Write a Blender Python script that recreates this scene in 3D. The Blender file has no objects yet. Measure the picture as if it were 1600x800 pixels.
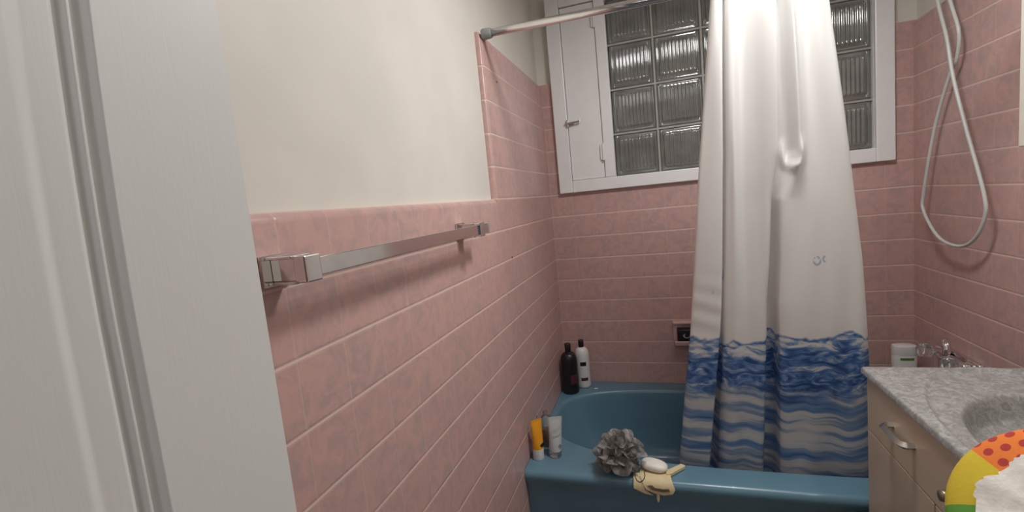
import bpy, bmesh, math, random
from mathutils import Vector, Matrix
from math import sin, cos, pi, radians, sqrt, exp
random.seed(7)
SC = bpy.context.scene
COL = SC.collection

# ------------------------------------------------------------------ camera, world, light, exposure
T = 0.1095            # tile module
L0 = 1.366            # top of the wainscot
W = 1.5292            # room width (left wall x=0, right wall x=W, window wall y=0)
YF = -2.72            # door wall
H = 2.42              # ceiling
cam = bpy.data.cameras.new('camera'); cob = bpy.data.objects.new('camera', cam); COL.objects.link(cob)
cam.sensor_width = 36.0; cam.lens = 36.0 * 729.53 / 1600.0; cam.clip_start = 0.02
R = Matrix(((0.9511843499531826, 0.06029109228291818, 0.30267691784388523),
            (0.29279252791566573, 0.13378324881928189, -0.9467706047042822),
            (-0.09757493531074198, 0.9891749221076578, 0.10959975124248124)))
cob.matrix_world = Matrix.Translation((0.5166, -2.3501, 1.3429)) @ R.to_4x4()
SC.camera = cob
wd = bpy.data.worlds.new('night'); SC.world = wd; wd.use_nodes = True
wd.node_tree.nodes['Background'].inputs[0].default_value = (0.55, 0.6, 0.68, 1)
wd.node_tree.nodes['Background'].inputs[1].default_value = 0.10
def area(name, loc, size, power, col, rot=(0, 0, 0)):
    l = bpy.data.lights.new(name, 'AREA'); l.shape = 'DISK'; l.size = size; l.energy = power; l.color = col
    o = bpy.data.objects.new(name, l); COL.objects.link(o); o.location = loc; o.rotation_euler = rot
    return o
area('ceiling_lamp', (0.84, -1.12, 2.27), 0.28, 13.6, (1.0, 0.98, 0.955))
v = area('vanity_lamp', (1.33, -1.45, 2.10), 0.2, 3.0, (1.0, 0.97, 0.92), (0, radians(60), 0))
v.data.shape = 'RECTANGLE'; v.data.size = 0.10; v.data.size_y = 0.50
area('doorway_fill', (0.55, -3.6, 2.2), 0.5, 4.0, (1.0, 0.97, 0.94), (radians(55), 0, 0))  # unseen fill light added outside the doorway to brighten the open door
SC.view_settings.view_transform = 'Standard'; SC.view_settings.look = 'None'
SC.view_settings.exposure = 0.0; SC.view_settings.gamma = 1.0; SC.view_settings.use_curve_mapping = False

# ------------------------------------------------------------------ node helpers
def mat(name):
    m = bpy.data.materials.new(name); m.use_nodes = True
    nt = m.node_tree; b = nt.nodes['Principled BSDF']
    return m, nt, b
def lk(nt, a, b): nt.links.new(a, b)
def val(nt, x, sock):
    if isinstance(x, (int, float)): sock.default_value = x
    else: lk(nt, x, sock)
def M(nt, op, a, b=None, c=None, clamp=False):
    n = nt.nodes.new('ShaderNodeMath'); n.operation = op; n.use_clamp = clamp
    val(nt, a, n.inputs[0])
    if b is not None: val(nt, b, n.inputs[1])
    if c is not None: val(nt, c, n.inputs[2])
    return n.outputs[0]
def SS(nt, x, lo, hi, a=0.0, b=1.0):
    n = nt.nodes.new('ShaderNodeMapRange'); n.interpolation_type = 'SMOOTHSTEP'
    val(nt, x, n.inputs[0])
    for i, v in enumerate((lo, hi, a, b)): val(nt, v, n.inputs[i + 1])
    return n.outputs[0]
def MIX(nt, f, a, b, blend='MIX'):
    n = nt.nodes.new('ShaderNodeMix'); n.data_type = 'RGBA'; n.blend_type = blend
    val(nt, f, n.inputs[0])
    for i, v in ((6, a), (7, b)):
        if isinstance(v, tuple): n.inputs[i].default_value = (v[0], v[1], v[2], 1)
        else: lk(nt, v, n.inputs[i])
    return n.outputs[2]
def OBJ(nt): return nt.nodes.new('ShaderNodeTexCoord').outputs['Object']
def SEP(nt, v):
    n = nt.nodes.new('ShaderNodeSeparateXYZ'); lk(nt, v, n.inputs[0]); return n.outputs
def CMB(nt, x, y, z):
    n = nt.nodes.new('ShaderNodeCombineXYZ')
    for i, v in enumerate((x, y, z)): val(nt, v, n.inputs[i])
    return n.outputs[0]
def NOISE(nt, vec, scale, detail=3.0, rough=0.55, dist=0.0):
    n = nt.nodes.new('ShaderNodeTexNoise'); lk(nt, vec, n.inputs['Vector'])
    n.inputs['Scale'].default_value = scale; n.inputs['Detail'].default_value = detail
    n.inputs['Roughness'].default_value = rough; n.inputs['Distortion'].default_value = dist
    return n.outputs[0]
def BUMP(nt, b, h, strength=0.3, dist=0.002):
    n = nt.nodes.new('ShaderNodeBump'); n.inputs['Strength'].default_value = strength; n.inputs['Distance'].default_value = dist
    lk(nt, h, n.inputs['Height']); lk(nt, n.outputs[0], b.inputs['Normal'])
def plain(name, col, rough=0.5, metal=0.0, var=0.06, scale=30, bump=0.0, trans=0.0, spec=0.5, coat=0.0, ior=None):
    m, nt, b = mat(name)
    o = OBJ(nt); n = NOISE(nt, o, scale)
    f = SS(nt, n, 0.3, 0.7)
    lo = tuple(c * (1 - var) for c in col); hi = tuple(min(1, c * (1 + var)) for c in col)
    lk(nt, MIX(nt, f, lo, hi), b.inputs['Base Color'])
    b.inputs['Roughness'].default_value = rough; b.inputs['Metallic'].default_value = metal
    b.inputs['Transmission Weight'].default_value = trans; b.inputs['Specular IOR Level'].default_value = spec
    b.inputs['Coat Weight'].default_value = coat
    if ior: b.inputs['IOR'].default_value = ior
    if bump: BUMP(nt, b, n, bump)
    return m

def tile_mat(name, ax, off):
    """glazed pink wall tile; ax = horizontal axis (0 x, 1 y), off = grid offset along it"""
    m, nt, b = mat(name)
    o = OBJ(nt); s = SEP(nt, o)
    u = M(nt, 'DIVIDE', M(nt, 'SUBTRACT', s[ax], off), T)
    v = M(nt, 'DIVIDE', M(nt, 'SUBTRACT', s[2], L0), T)
    fu = M(nt, 'FRACT', M(nt, 'ADD', u, 200.0)); fv = M(nt, 'FRACT', M(nt, 'ADD', v, 200.0))
    du = M(nt, 'MINIMUM', fu, M(nt, 'SUBTRACT', 1.0, fu)); dv = M(nt, 'MINIMUM', fv, M(nt, 'SUBTRACT', 1.0, fv))
    cid = CMB(nt, M(nt, 'FLOOR', M(nt, 'ADD', u, 200.0)), M(nt, 'FLOOR', M(nt, 'ADD', v, 200.0)), float(ax))
    wn = nt.nodes.new('ShaderNodeTexWhiteNoise'); lk(nt, cid, wn.inputs['Vector'])
    rnd = wn.outputs['Value']
    va = nt.nodes.new('ShaderNodeVectorMath'); va.operation = 'MULTIPLY_ADD'
    lk(nt, cid, va.inputs[0]); va.inputs[1].default_value = (3.7, 2.3, 1.9); lk(nt, o, va.inputs[2])
    mott = NOISE(nt, va.outputs[0], 22, 4, 0.6, 1.2)
    vein = NOISE(nt, va.outputs[0], 48, 5, 0.65, 2.0)
    c = MIX(nt, SS(nt, mott, 0.35, 0.68), (0.61, 0.385, 0.350), (0.47, 0.335, 0.322))
    c = MIX(nt, SS(nt, vein, 0.56, 0.78, 0, 0.6), c, (0.42, 0.27, 0.29))
    c = MIX(nt, M(nt, 'MULTIPLY', rnd, 0.30), c, (0.60, 0.35, 0.33))
    gv = SS(nt, dv, 0.012, 0.026, 1, 0); gu = SS(nt, du, 0.010, 0.022, 0.22, 0)  # pale grout; horizontal joints painted brighter to carry the highlight on tile edges
    g = M(nt, 'MAXIMUM', gv, gu)
    lk(nt, MIX(nt, g, c, (0.72, 0.56, 0.49)), b.inputs['Base Color'])
    val(nt, SS(nt, g, 0, 1, 0.28, 0.7), b.inputs['Roughness'])
    b.inputs['Specular IOR Level'].default_value = 0.42
    h = M(nt, 'MINIMUM', SS(nt, dv, 0.0, 0.06), SS(nt, du, 0.0, 0.04, 0.65, 1.0))
    h = M(nt, 'ADD', h, M(nt, 'MULTIPLY', mott, 0.10))
    BUMP(nt, b, h, 0.55, 0.0016)
    return m

# ------------------------------------------------------------------ mesh helpers
def obj(name, bm, m, parent=None, smooth=False, loc=None, rot=None, mats=None):
    me = bpy.data.meshes.new(name); bm.normal_update(); bm.to_mesh(me); bm.free()
    for x in (mats or [m]): me.materials.append(x)
    if smooth:
        for p in me.polygons: p.use_smooth = True
    o = bpy.data.objects.new(name, me); COL.objects.link(o)
    if parent is not None: o.parent = parent
    if loc is not None: o.location = loc
    if rot is not None: o.rotation_euler = rot
    return o
def autosmooth(o, ang=35):
    bm = bmesh.new(); bm.from_mesh(o.data)
    for e in bm.edges:
        e.smooth = not (len(e.link_faces) == 2 and e.calc_face_angle(0) > radians(ang))
    for f in bm.faces: f.smooth = True
    bm.to_mesh(o.data); bm.free(); return o
def thing(name, label, cat, loc=(0, 0, 0), rot=(0, 0, 0), group=None):
    o = bpy.data.objects.new(name, None); COL.objects.link(o); o.empty_display_size = 0.03
    o.location = loc; o.rotation_euler = rot
    return tag(o, label, cat, group)
def tag(o, label, cat, group=None):
    o['label'] = label; o['category'] = cat
    if group: o['group'] = group
    return o
def struct(o): o['kind'] = 'structure'; return o
def box(bm, lo, hi, bev=0.0, seg=2, mi=0):
    n0 = set(bm.verts)
    r = bmesh.ops.create_cube(bm, size=1.0)
    for v in r['verts']:
        v.co = Vector([lo[i] + (v.co[i] + 0.5) * (hi[i] - lo[i]) for i in range(3)])
    fs = set(f for v in r['verts'] for f in v.link_faces)
    if bev > 0:
        es = list(set(e for f in fs for e in f.edges))
        rr = bmesh.ops.bevel(bm, geom=es, offset=bev, segments=seg, affect='EDGES', profile=0.5)
        fs = set(f for v in bm.verts if v not in n0 for f in v.link_faces)
    for f in fs: f.material_index = mi
    return fs
def BM(): return bmesh.new()
def boxbm(lo, hi, bev=0.0, seg=2):
    bm = BM(); box(bm, lo, hi, bev, seg); return bm
def loft(bm, rings, cap0=True, cap1=True, closed=True, mi=0):
    vs = [[bm.verts.new(p) for p in r] for r in rings]
    n = len(rings[0]); fs = []
    for a, b in zip(vs, vs[1:]):
        for i in range(n if closed else n - 1):
            j = (i + 1) % n
            try: fs.append(bm.faces.new((a[i], a[j], b[j], b[i])))
            except ValueError: pass
    if closed and cap0: fs.append(bm.faces.new(list(reversed(vs[0]))))
    if closed and cap1: fs.append(bm.faces.new(vs[-1]))
    for f in fs: f.material_index = mi
    return vs
def lathe(bm, prof, n=32, c=(0, 0, 0), sx=1.0, sy=1.0, cap=True):
    rings = [[(c[0] + r * sx * cos(2 * pi * i / n), c[1] + r * sy * sin(2 * pi * i / n), c[2] + z) for i in range(n)] for r, z in prof]
    loft(bm, rings, cap, cap)
def tube(bm, pts, r, n=12, cap=True):
    pts = [Vector(p) for p in pts]; rings = []
    t = (pts[1] - pts[0]).normalized()
    up = Vector((0, 0, 1)) if abs(t.z) < 0.9 else Vector((1, 0, 0))
    nx = t.cross(up).normalized()
    for i, p in enumerate(pts):
        t2 = (pts[min(i + 1, len(pts) - 1)] - pts[max(i - 1, 0)]).normalized()
        nx = (nx - t2 * nx.dot(t2)).normalized(); ny = t2.cross(nx)
        rr = r[i] if isinstance(r, (list, tuple)) else r
        rings.append([p + nx * (rr * cos(2 * pi * k / n)) + ny * (rr * sin(2 * pi * k / n)) for k in range(n)])
    loft(bm, rings, cap, cap)
def catmull(P, n):
    P = [Vector(p) for p in P]; out = []
    Q = [2 * P[0] - P[1]] + P + [2 * P[-1] - P[-2]]
    for i in range(1, len(Q) - 2):
        for k in range(n):
            t = k / n; a, b, c, d = Q[i - 1], Q[i], Q[i + 1], Q[i + 2]
            out.append(0.5 * ((2 * b) + (c - a) * t + (2 * a - 5 * b + 4 * c - d) * t * t + (3 * b - a - 3 * c + d) * t ** 3))
    out.append(P[-1]); return out
def interp(xs, ys, x):
    if x <= xs[0]: return ys[0]
    for a, b, c, d in zip(xs, xs[1:], ys, ys[1:]):
        if x <= b: return c + (d - c) * (x - a) / (b - a)
    return ys[-1]
def sst(x, a, b):
    t = max(0.0, min(1.0, (x - a) / (b - a))); return t * t * (3 - 2 * t)

# ------------------------------------------------------------------ materials
m_tile_x = tile_mat('pink_tile_window_wall', 0, 0.0471 * T)
m_tile_l = tile_mat('pink_tile_left_wall', 1, -0.577 * T)
m_tile_r = tile_mat('pink_tile_right_wall', 1, -0.40 * T)
m_paint = plain('cream_wall_paint', (0.75, 0.715, 0.66), 0.55, var=0.03, scale=5, bump=0.12)
m_ceil = plain('white_ceiling_paint', (0.80, 0.78, 0.74), 0.7, var=0.02)
m_white = plain('white_gloss_paint', (0.86, 0.865, 0.87), 0.3, var=0.015, scale=20, bump=0.05)
m_chrome = plain('chrome', (0.78, 0.77, 0.76), 0.12, 1.0, var=0.03)
m_dull = plain('worn_steel', (0.55, 0.53, 0.50), 0.32, 1.0, var=0.1)
m_greyrub = plain('grey_rubber', (0.30, 0.30, 0.29), 0.6)
m_tub = plain('blue_enamel', (0.125, 0.245, 0.325), 0.30, var=0.04, scale=6, coat=0.06)
m_black = plain('black_plastic', (0.012, 0.012, 0.014), 0.35)
m_whitepl = plain('white_plastic', (0.78, 0.78, 0.76), 0.35, var=0.02)
m_maroon = plain('maroon_label', (0.09, 0.02, 0.03), 0.5)
m_orange = plain('orange_plastic', (0.85, 0.36, 0.02), 0.4, var=0.03)
m_greypl = plain('pale_grey_plastic', (0.52, 0.54, 0.54), 0.4, var=0.04)
m_greyink = plain('grey_print', (0.25, 0.28, 0.30), 0.5)
m_soap = plain('white_soap', (0.85, 0.82, 0.75), 0.4, var=0.02)
m_cream = plain('cream_rubber', (0.72, 0.60, 0.36), 0.55, var=0.05, scale=60)
m_dark = plain('dark_cord', (0.03, 0.05, 0.05), 0.6)
m_pinkcer = plain('pink_ceramic', (0.68, 0.46, 0.42), 0.25, var=0.05)
m_green = plain('green_print', (0.10, 0.26, 0.03), 0.5)
m_beige = plain('beige_laminate', (0.58, 0.475, 0.355), 0.4, var=0.03, scale=8)
m_gap = plain('dark_gap', (0.05, 0.04, 0.035), 0.8)
m_brass = plain('aged_brass', (0.32, 0.27, 0.18), 0.4, 0.8)
m_hose = plain('white_hose', (0.62, 0.64, 0.61), 0.35, var=0.02)
m_towel = plain('white_terry', (0.80, 0.77, 0.72), 0.95, var=0.06, scale=90, bump=0.6)
m_clear = plain('clear_acrylic', (0.92, 0.94, 0.93), 0.05, trans=0.92, ior=1.45, var=0.0)
m_amber = plain('amber_liquid', (0.22, 0.09, 0.04), 0.2, trans=0.3)
m_mirror = plain('mirror_glass', (0.80, 0.86, 0.83), 0.03, 1.0, var=0.0)
m_cab = plain('cabinet_cream_paint', (0.66, 0.62, 0.54), 0.4, var=0.02)
m_grout = plain('pale_mortar', (0.40, 0.39, 0.36), 0.6)
m_floor = plain('grey_floor_tile', (0.14, 0.135, 0.13), 0.4, var=0.1, scale=10)

def door_mat():
    m, nt, b = mat('white_woodgrain_door'); o = OBJ(nt); s = SEP(nt, o)
    vec = CMB(nt, M(nt, 'MULTIPLY', s[0], 40.0), M(nt, 'MULTIPLY', s[1], 90.0), M(nt, 'MULTIPLY', s[2], 4.0))
    n = NOISE(nt, vec, 2.0, 4, 0.6, 1.5)
    b.inputs['Base Color'].default_value = (0.76, 0.76, 0.75, 1); b.inputs['Roughness'].default_value = 0.45
    BUMP(nt, b, n, 0.14, 0.0012); return m
m_door = door_mat()
def counter_mat():
    m, nt, b = mat('grey_cultured_marble'); o = OBJ(nt)
    n1 = NOISE(nt, o, 55, 5, 0.7, 1.0); n2 = NOISE(nt, o, 180, 4, 0.7)
    c = MIX(nt, SS(nt, n1, 0.38, 0.66), (0.27, 0.27, 0.26), (0.43, 0.42, 0.405))
    c = MIX(nt, SS(nt, n2, 0.54, 0.70, 0, 0.7), c, (0.17, 0.17, 0.17))
    lk(nt, c, b.inputs['Base Color']); b.inputs['Roughness'].default_value = 0.22; return m
m_counter = counter_mat()
def glass_mat():
    m, nt, b = mat('grey_block_glass'); o = OBJ(nt); n = NOISE(nt, o, 9, 2)
    lk(nt, MIX(nt, SS(nt, n, 0.3, 0.7), (0.22, 0.225, 0.21), (0.32, 0.325, 0.305)), b.inputs['Base Color'])
    b.inputs['Roughness'].default_value = 0.10; b.inputs['Transmission Weight'].default_value = 0.35
    b.inputs['Specular IOR Level'].default_value = 0.9; b.inputs['Coat Weight'].default_value = 1.0; b.inputs['Coat Roughness'].default_value = 0.04; b.inputs['Coat IOR'].default_value = 1.8; return m
m_glass = glass_mat()
def curtain_mat():
    m, nt, b = mat('printed_shower_curtain'); nt.nodes.remove(b)
    uv = nt.nodes.new('ShaderNodeUVMap').outputs[0]; s = SEP(nt, uv); u, v = s[0], s[1]   # metres along cloth, height
    def N2(su, sv, w, detail, rough=0.55, dist=0.0, vv=None):
        return NOISE(nt, CMB(nt, M(nt, 'MULTIPLY', u, su), M(nt, 'MULTIPLY', vv if vv is not None else v, sv), w), 1.0, detail, rough, dist)
    lowf = N2(6.0, 1.0, 0.0, 1); big = N2(14.0, 9.0, 3.0, 2)
    lw = M(nt, 'SUBTRACT', lowf, 0.5); bw = M(nt, 'SUBTRACT', big, 0.5)
    top = M(nt, 'ADD', 0.835, M(nt, 'ADD', M(nt, 'MULTIPLY', lw, 0.17), M(nt, 'MULTIPLY', bw, 0.055)))
    d = M(nt, 'SUBTRACT', top, v)                                     # depth under the splash edge
    inside = SS(nt, d, 0.0, 0.010)
    vw = M(nt, 'ADD', v, M(nt, 'ADD', M(nt, 'MULTIPLY', lw, 0.105), M(nt, 'MULTIPLY', bw, 0.022)))   # height warped into rolling waves
    # churning band
    ch = N2(13.0, 36.0, 1.0, 5, 0.60, 1.3, vw)
    ch = M(nt, 'ADD', ch, M(nt, 'MULTIPLY', SS(nt, d, 0.015, 0.075, 1, 0), M(nt, 'MULTIPLY', SS(nt, d, 0.008, 0.02), 0.16)))
    rp = nt.nodes.new('ShaderNodeValToRGB'); lk(nt, ch, rp.inputs[0]); e = rp.color_ramp.elements
    e[0].position = 0.34; e[0].color = (0.035, 0.08, 0.22, 1); e[1].position = 0.74; e[1].color = (0.76, 0.78, 0.78, 1)
    for pos, c in ((0.46, (0.075, 0.165, 0.40, 1)), (0.54, (0.16, 0.30, 0.57, 1)), (0.60, (0.32, 0.42, 0.56, 1)), (0.655, (0.60, 0.65, 0.70, 1))):
        q = e.new(pos); q.color = c
    # rolling stripes lower down
    st = M(nt, 'ADD', M(nt, 'MULTIPLY', N2(2.2, 24.0, 9.0, 1, 0.5, 0.0, vw), 0.72), M(nt, 'MULTIPLY', N2(5.0, 75.0, 5.0, 2, 0.5, 0.0, vw), 0.28))
    rs = nt.nodes.new('ShaderNodeValToRGB'); lk(nt, st, rs.inputs[0]); e = rs.color_ramp.elements
    e[0].position = 0.38; e[0].color = (0.66, 0.67, 0.66, 1); e[1].position = 0.66; e[1].color = (0.05, 0.11, 0.29, 1)
    for pos, c in ((0.465, (0.56, 0.60, 0.64, 1)), (0.51, (0.26, 0.36, 0.50, 1)), (0.57, (0.15, 0.28, 0.52, 1))):
        q = e.new(pos); q.color = c
    low = SS(nt, M(nt, 'ADD', vw, M(nt, 'MULTIPLY', bw, 0.10)), 0.61, 0.68, 1, 0)
    pr = MIX(nt, low, rp.outputs[0], rs.outputs[0])
    white = (0.86, 0.855, 0.835)
    col = MIX(nt, inside, white, pr)
    # printed droplets above the splash
    vo = nt.nodes.new('ShaderNodeTexVoronoi'); lk(nt, CMB(nt, u, v, 0.0), vo.inputs['Vector']); vo.inputs['Scale'].default_value = 11
    rn = SEP(nt, vo.outputs['Color'])[0]
    ring = M(nt, 'MULTIPLY', SS(nt, vo.outputs['Distance'], 0.10, 0.15), SS(nt, vo.outputs['Distance'], 0.19, 0.24, 1, 0))
    drop = M(nt, 'MULTIPLY', M(nt, 'MULTIPLY', ring, M(nt, 'GREATER_THAN', rn, 0.86)), SS(nt, v, 1.12, 1.02, 0, 1))
    drop = M(nt, 'MULTIPLY', drop, SS(nt, big, 0.40, 0.55))
    col = MIX(nt, M(nt, 'MULTIPLY', drop, 0.75), col, (0.25, 0.36, 0.55))
    global DROP
    DROP = nt.nodes.new('ShaderNodeValue'); DROP.outputs[0].default_value = 0.6
    du = M(nt, 'SUBTRACT', u, DROP.outputs[0]); dv = M(nt, 'SUBTRACT', v, 1.085)
    fine = NOISE(nt, CMB(nt, M(nt, 'MULTIPLY', u, 60.0), M(nt, 'MULTIPLY', v, 60.0), 2.0), 1.0, 2)
    def ring_at(ox, oz, r, w):
        x = M(nt, 'SUBTRACT', du, ox); y = M(nt, 'SUBTRACT', dv, oz)
        q = M(nt, 'ABSOLUTE', M(nt, 'SUBTRACT', M(nt, 'SQRT', M(nt, 'ADD', M(nt, 'MULTIPLY', x, x), M(nt, 'MULTIPLY', y, y))), r))
        return SS(nt, q, w * 0.5, w, 1, 0)
    rg = M(nt, 'MULTIPLY', ring_at(-0.006, 0.0, 0.0115, 0.005), SS(nt, fine, 0.36, 0.5))
    rg = M(nt, 'MAXIMUM', rg, M(nt, 'MULTIPLY', ring_at(0.024, 0.004, 0.008, 0.004), SS(nt, du, 0.026, 0.022)))
    col = MIX(nt, M(nt, 'MULTIPLY', rg, 0.7), col, (0.28, 0.40, 0.58))
    p = nt.nodes.new('ShaderNodeBsdfPrincipled'); lk(nt, col, p.inputs['Base Color'])
    p.inputs['Roughness'].default_value = 0.42; p.inputs['Specular IOR Level'].default_value = 0.35
    tr = nt.nodes.new('ShaderNodeBsdfTranslucent'); lk(nt, col, tr.inputs[0])
    mx = nt.nodes.new('ShaderNodeMixShader'); mx.inputs[0].default_value = 0.25
    lk(nt, p.outputs[0], mx.inputs[1]); lk(nt, tr.outputs[0], mx.inputs[2])
    lk(nt, mx.outputs[0], nt.nodes['Material Output'].inputs[0])
    return m
m_curtain = curtain_mat()
def cushion_mat():
    m, nt, b = mat('patchwork_fabric'); o = OBJ(nt); s = SEP(nt, o)
    a = M(nt, 'FRACT', M(nt, 'ADD', M(nt, 'DIVIDE', M(nt, 'ARCTAN2', s[1], s[0]), 2 * pi), 1.0 + 20 / 360))
    rp = nt.nodes.new('ShaderNodeValToRGB'); rp.color_ramp.interpolation = 'CONSTANT'; lk(nt, a, rp.inputs[0])
    e = rp.color_ramp.elements
    Or, Ye, Gr = (0.80, 0.19, 0.03, 1), (0.66, 0.50, 0.03, 1), (0.10, 0.36, 0.05, 1)
    e[0].position = 0.0; e[0].color = Ye; e[1].position = 0.125; e[1].color = Gr
    for pos, c in ((0.25, Ye), (0.375, Gr), (0.5, Ye), (0.625, Gr), (0.75, Or)):
        q = e.new(pos); q.color = c
    isor = M(nt, 'GREATER_THAN', a, 0.75)
    gx = M(nt, 'MULTIPLY', M(nt, 'ADD', s[0], s[1]), 34.0); gy = M(nt, 'MULTIPLY', M(nt, 'SUBTRACT', s[0], s[1]), 34.0)
    row = M(nt, 'MULTIPLY', M(nt, 'MODULO', M(nt, 'FLOOR', M(nt, 'ADD', gy, 100.0)), 2.0), 0.5)
    fx = M(nt, 'SUBTRACT', M(nt, 'FRACT', M(nt, 'ADD', M(nt, 'ADD', gx, row), 100.0)), 0.5)
    fy = M(nt, 'SUBTRACT', M(nt, 'FRACT', M(nt, 'ADD', gy, 100.0)), 0.5)
    dd = M(nt, 'SQRT', M(nt, 'ADD', M(nt, 'MULTIPLY', fx, fx), M(nt, 'MULTIPLY', fy, fy)))
    dot = M(nt, 'MULTIPLY', SS(nt, dd, 0.27, 0.32, 1, 0), isor)
    n = NOISE(nt, o, 120, 2)
    c = MIX(nt, dot, rp.outputs[0], (0.42, 0.02, 0.03))
    c = MIX(nt, M(nt, 'MULTIPLY', n, 0.15), c, (0.4, 0.3, 0.1))
    lk(nt, c, b.inputs['Base Color']); b.inputs['Roughness'].default_value = 0.9
    BUMP(nt, b, n, 0.3); return m
m_cushion = cushion_mat()
def loofah_mat():
    m, nt, b = mat('grey_mesh_netting'); o = OBJ(nt); n = NOISE(nt, o, 60, 3)
    lk(nt, MIX(nt, SS(nt, n, 0.3, 0.7), (0.20, 0.19, 0.18), (0.40, 0.375, 0.355)), b.inputs['Base Color'])
    b.inputs['Roughness'].default_value = 0.6
    tr = nt.nodes.new('ShaderNodeBsdfTransparent'); mx = nt.nodes.new('ShaderNodeMixShader'); mx.inputs[0].default_value = 0.22
    lk(nt, b.outputs[0], mx.inputs[1]); lk(nt, tr.outputs[0], mx.inputs[2]); lk(nt, mx.outputs[0], nt.nodes['Material Output'].inputs[0])
    return m
m_loofah = loofah_mat()

# ------------------------------------------------------------------ room shell
PB = 0.02   # how far painted plaster lies behind the tile face
EY = -0.8413
def slab(bm, poly, thick, axis, bevel_edges=True, rad=0.018, mi=0):
    """tile slab in the plane axis=0 (poly as (y,z)) or axis=1 (poly as (x,z)); visible face at 0, thickness away from the room; visible rim rounded"""
    sgn = {'L': -1, 'B': 1, 'R': 1}[axis]
    def P(p, t):
        if axis == 'L': return (-t, p[0], p[1])
        if axis == 'R': return (W + t, p[0], p[1])
        return (p[0], t, p[1])
    a = [bm.verts.new(P(p[:2], 0)) for p in poly]; b = [bm.verts.new(P(p[:2], thick)) for p in poly]
    n = len(poly); f0 = bm.faces.new(a); bm.faces.new(list(reversed(b)))
    ed = []
    for i in range(n):
        j = (i + 1) % n; bm.faces.new((a[j], a[i], b[i], b[j]))
        if len(poly[i]) > 2 and poly[i][2]: ed.append(bm.edges.get((a[i], a[j])))
    if ed: bmesh.ops.bevel(bm, geom=ed, offset=rad, segments=5, affect='EDGES', profile=0.5)
    bmesh.ops.recalc_face_normals(bm, faces=bm.faces[:])
ZT = L0 + 5 * T
# left wall: painted plaster plus the stepped, bullnosed tile field
bm = BM()
slab(bm, [(EY, 0.0), (YF, 0.0), (YF, L0, 1), (EY, L0)], PB - 0.0005, 'L')
slab(bm, [(0.03, 0.0), (EY, 0.0), (EY, L0), (0.03, L0)], PB - 0.0005, 'L')
slab(bm, [(0.03, L0), (EY, L0, 1), (EY, ZT, 1), (0.03, ZT)], PB - 0.0005, 'L')
for f in bm.faces: f.material_index = 0
box(bm, (-0.12, YF - 0.1, 0), (-PB, 0.1, H), mi=1)
o = struct(obj('wall_left', bm, None, mats=[m_tile_l, m_paint])); autosmooth(o, 50)
# right wall
bm = BM()
slab(bm, [(0.03, 0.0), (EY, 0.0, 1), (EY, ZT, 1), (0.03, ZT)], PB - 0.0005, 'R')
for f in bm.faces: f.material_index = 0
slab(bm, [(EY - 0.001, 0.0), (YF, 0.0), (YF, L0, 1), (EY - 0.001, L0)], PB - 0.0005, 'R')
for f in bm.faces: f.material_index = 0
box(bm, (W + PB, YF - 0.1, 0), (W + 0.12, 0.1, H), mi=1)
o = struct(obj('wall_right', bm, None, mats=[m_tile_r, m_paint])); autosmooth(o, 50)
# window wall with the opening
WX0, WX1, WZ0, WZ1 = 0.085, 1.43, 1.395, 2.285
bm = BM()
box(bm, (-PB, 0.0, 0), (W + PB, PB - 0.0005, WZ0), mi=0)
box(bm, (-PB, 0.0, WZ0), (WX0, PB - 0.0005, ZT), mi=0)
box(bm, (WX1, 0.0, WZ0), (W + PB, PB - 0.0005, ZT), mi=0)
box(bm, (-0.12, PB, 0), (W + 0.12, 0.14, WZ0), mi=1)
box(bm, (-0.12, PB, WZ0), (WX0, 0.14, H), mi=1)
box(bm, (WX1, PB, WZ0), (W + 0.12, 0.14, H), mi=1)
box(bm, (WX0, PB, WZ1), (WX1, 0.14, H), mi=1)
struct(obj('wall_back', bm, None, mats=[m_tile_x, m_paint]))
# door wall with an open doorway
DX0, DX1, DZ = 0.12, 0.82, 2.04
bm = BM()
box(bm, (-0.12, YF - 0.1, 0), (DX0, YF, H)); box(bm, (DX1, YF - 0.1, 0), (W + 0.12, YF, H)); box(bm, (DX0, YF - 0.1, DZ), (DX1, YF, H))
struct(obj('wall_front', bm, m_paint))
struct(obj('floor', boxbm((-0.12, YF - 0.1, -0.05), (W + 0.12, 0.14, 0)), m_floor))
struct(obj('ceiling', boxbm((-0.12, YF - 0.1, H), (W + 0.12, 0.14, H + 0.05)), m_ceil))

# ------------------------------------------------------------------ window: casing, wooden vent panel, glass blocks
win = bpy.data.objects.new('window_1', None); COL.objects.link(win); win.location = (0.76, 0, 1.37); struct(win)
WOFF = Vector((0.76, 0, 1.37))
def wobj(name, bm, m, parent=win, **k):
    bmesh.ops.translate(bm, verts=bm.verts[:], vec=-WOFF); return obj(name, bm, m, parent, **k)
cx0, cx1, cz0, cz1 = 0.0560, 1.4595, 1.3695, 2.305
px0, px1, gx0, gx1, gz0, gz1 = 0.1225, 0.2865, 0.3365, 1.3925, 1.4275, 2.2475
bm = BM(); yb, yf = -0.0005, -0.024
box(bm, (cx0, yf, cz0), (px0, yb, cz1), 0.004); box(bm, (gx1, yf, cz0), (cx1, yb, cz1), 0.004)
box(bm, (px0, yf, cz0), (gx1, yb, gz0), 0.004); box(bm, (px0, yf, gz1), (gx1, yb, cz1), 0.004)
box(bm, (px1, yf, gz0), (gx0, yb, gz1), 0.004)
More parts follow.
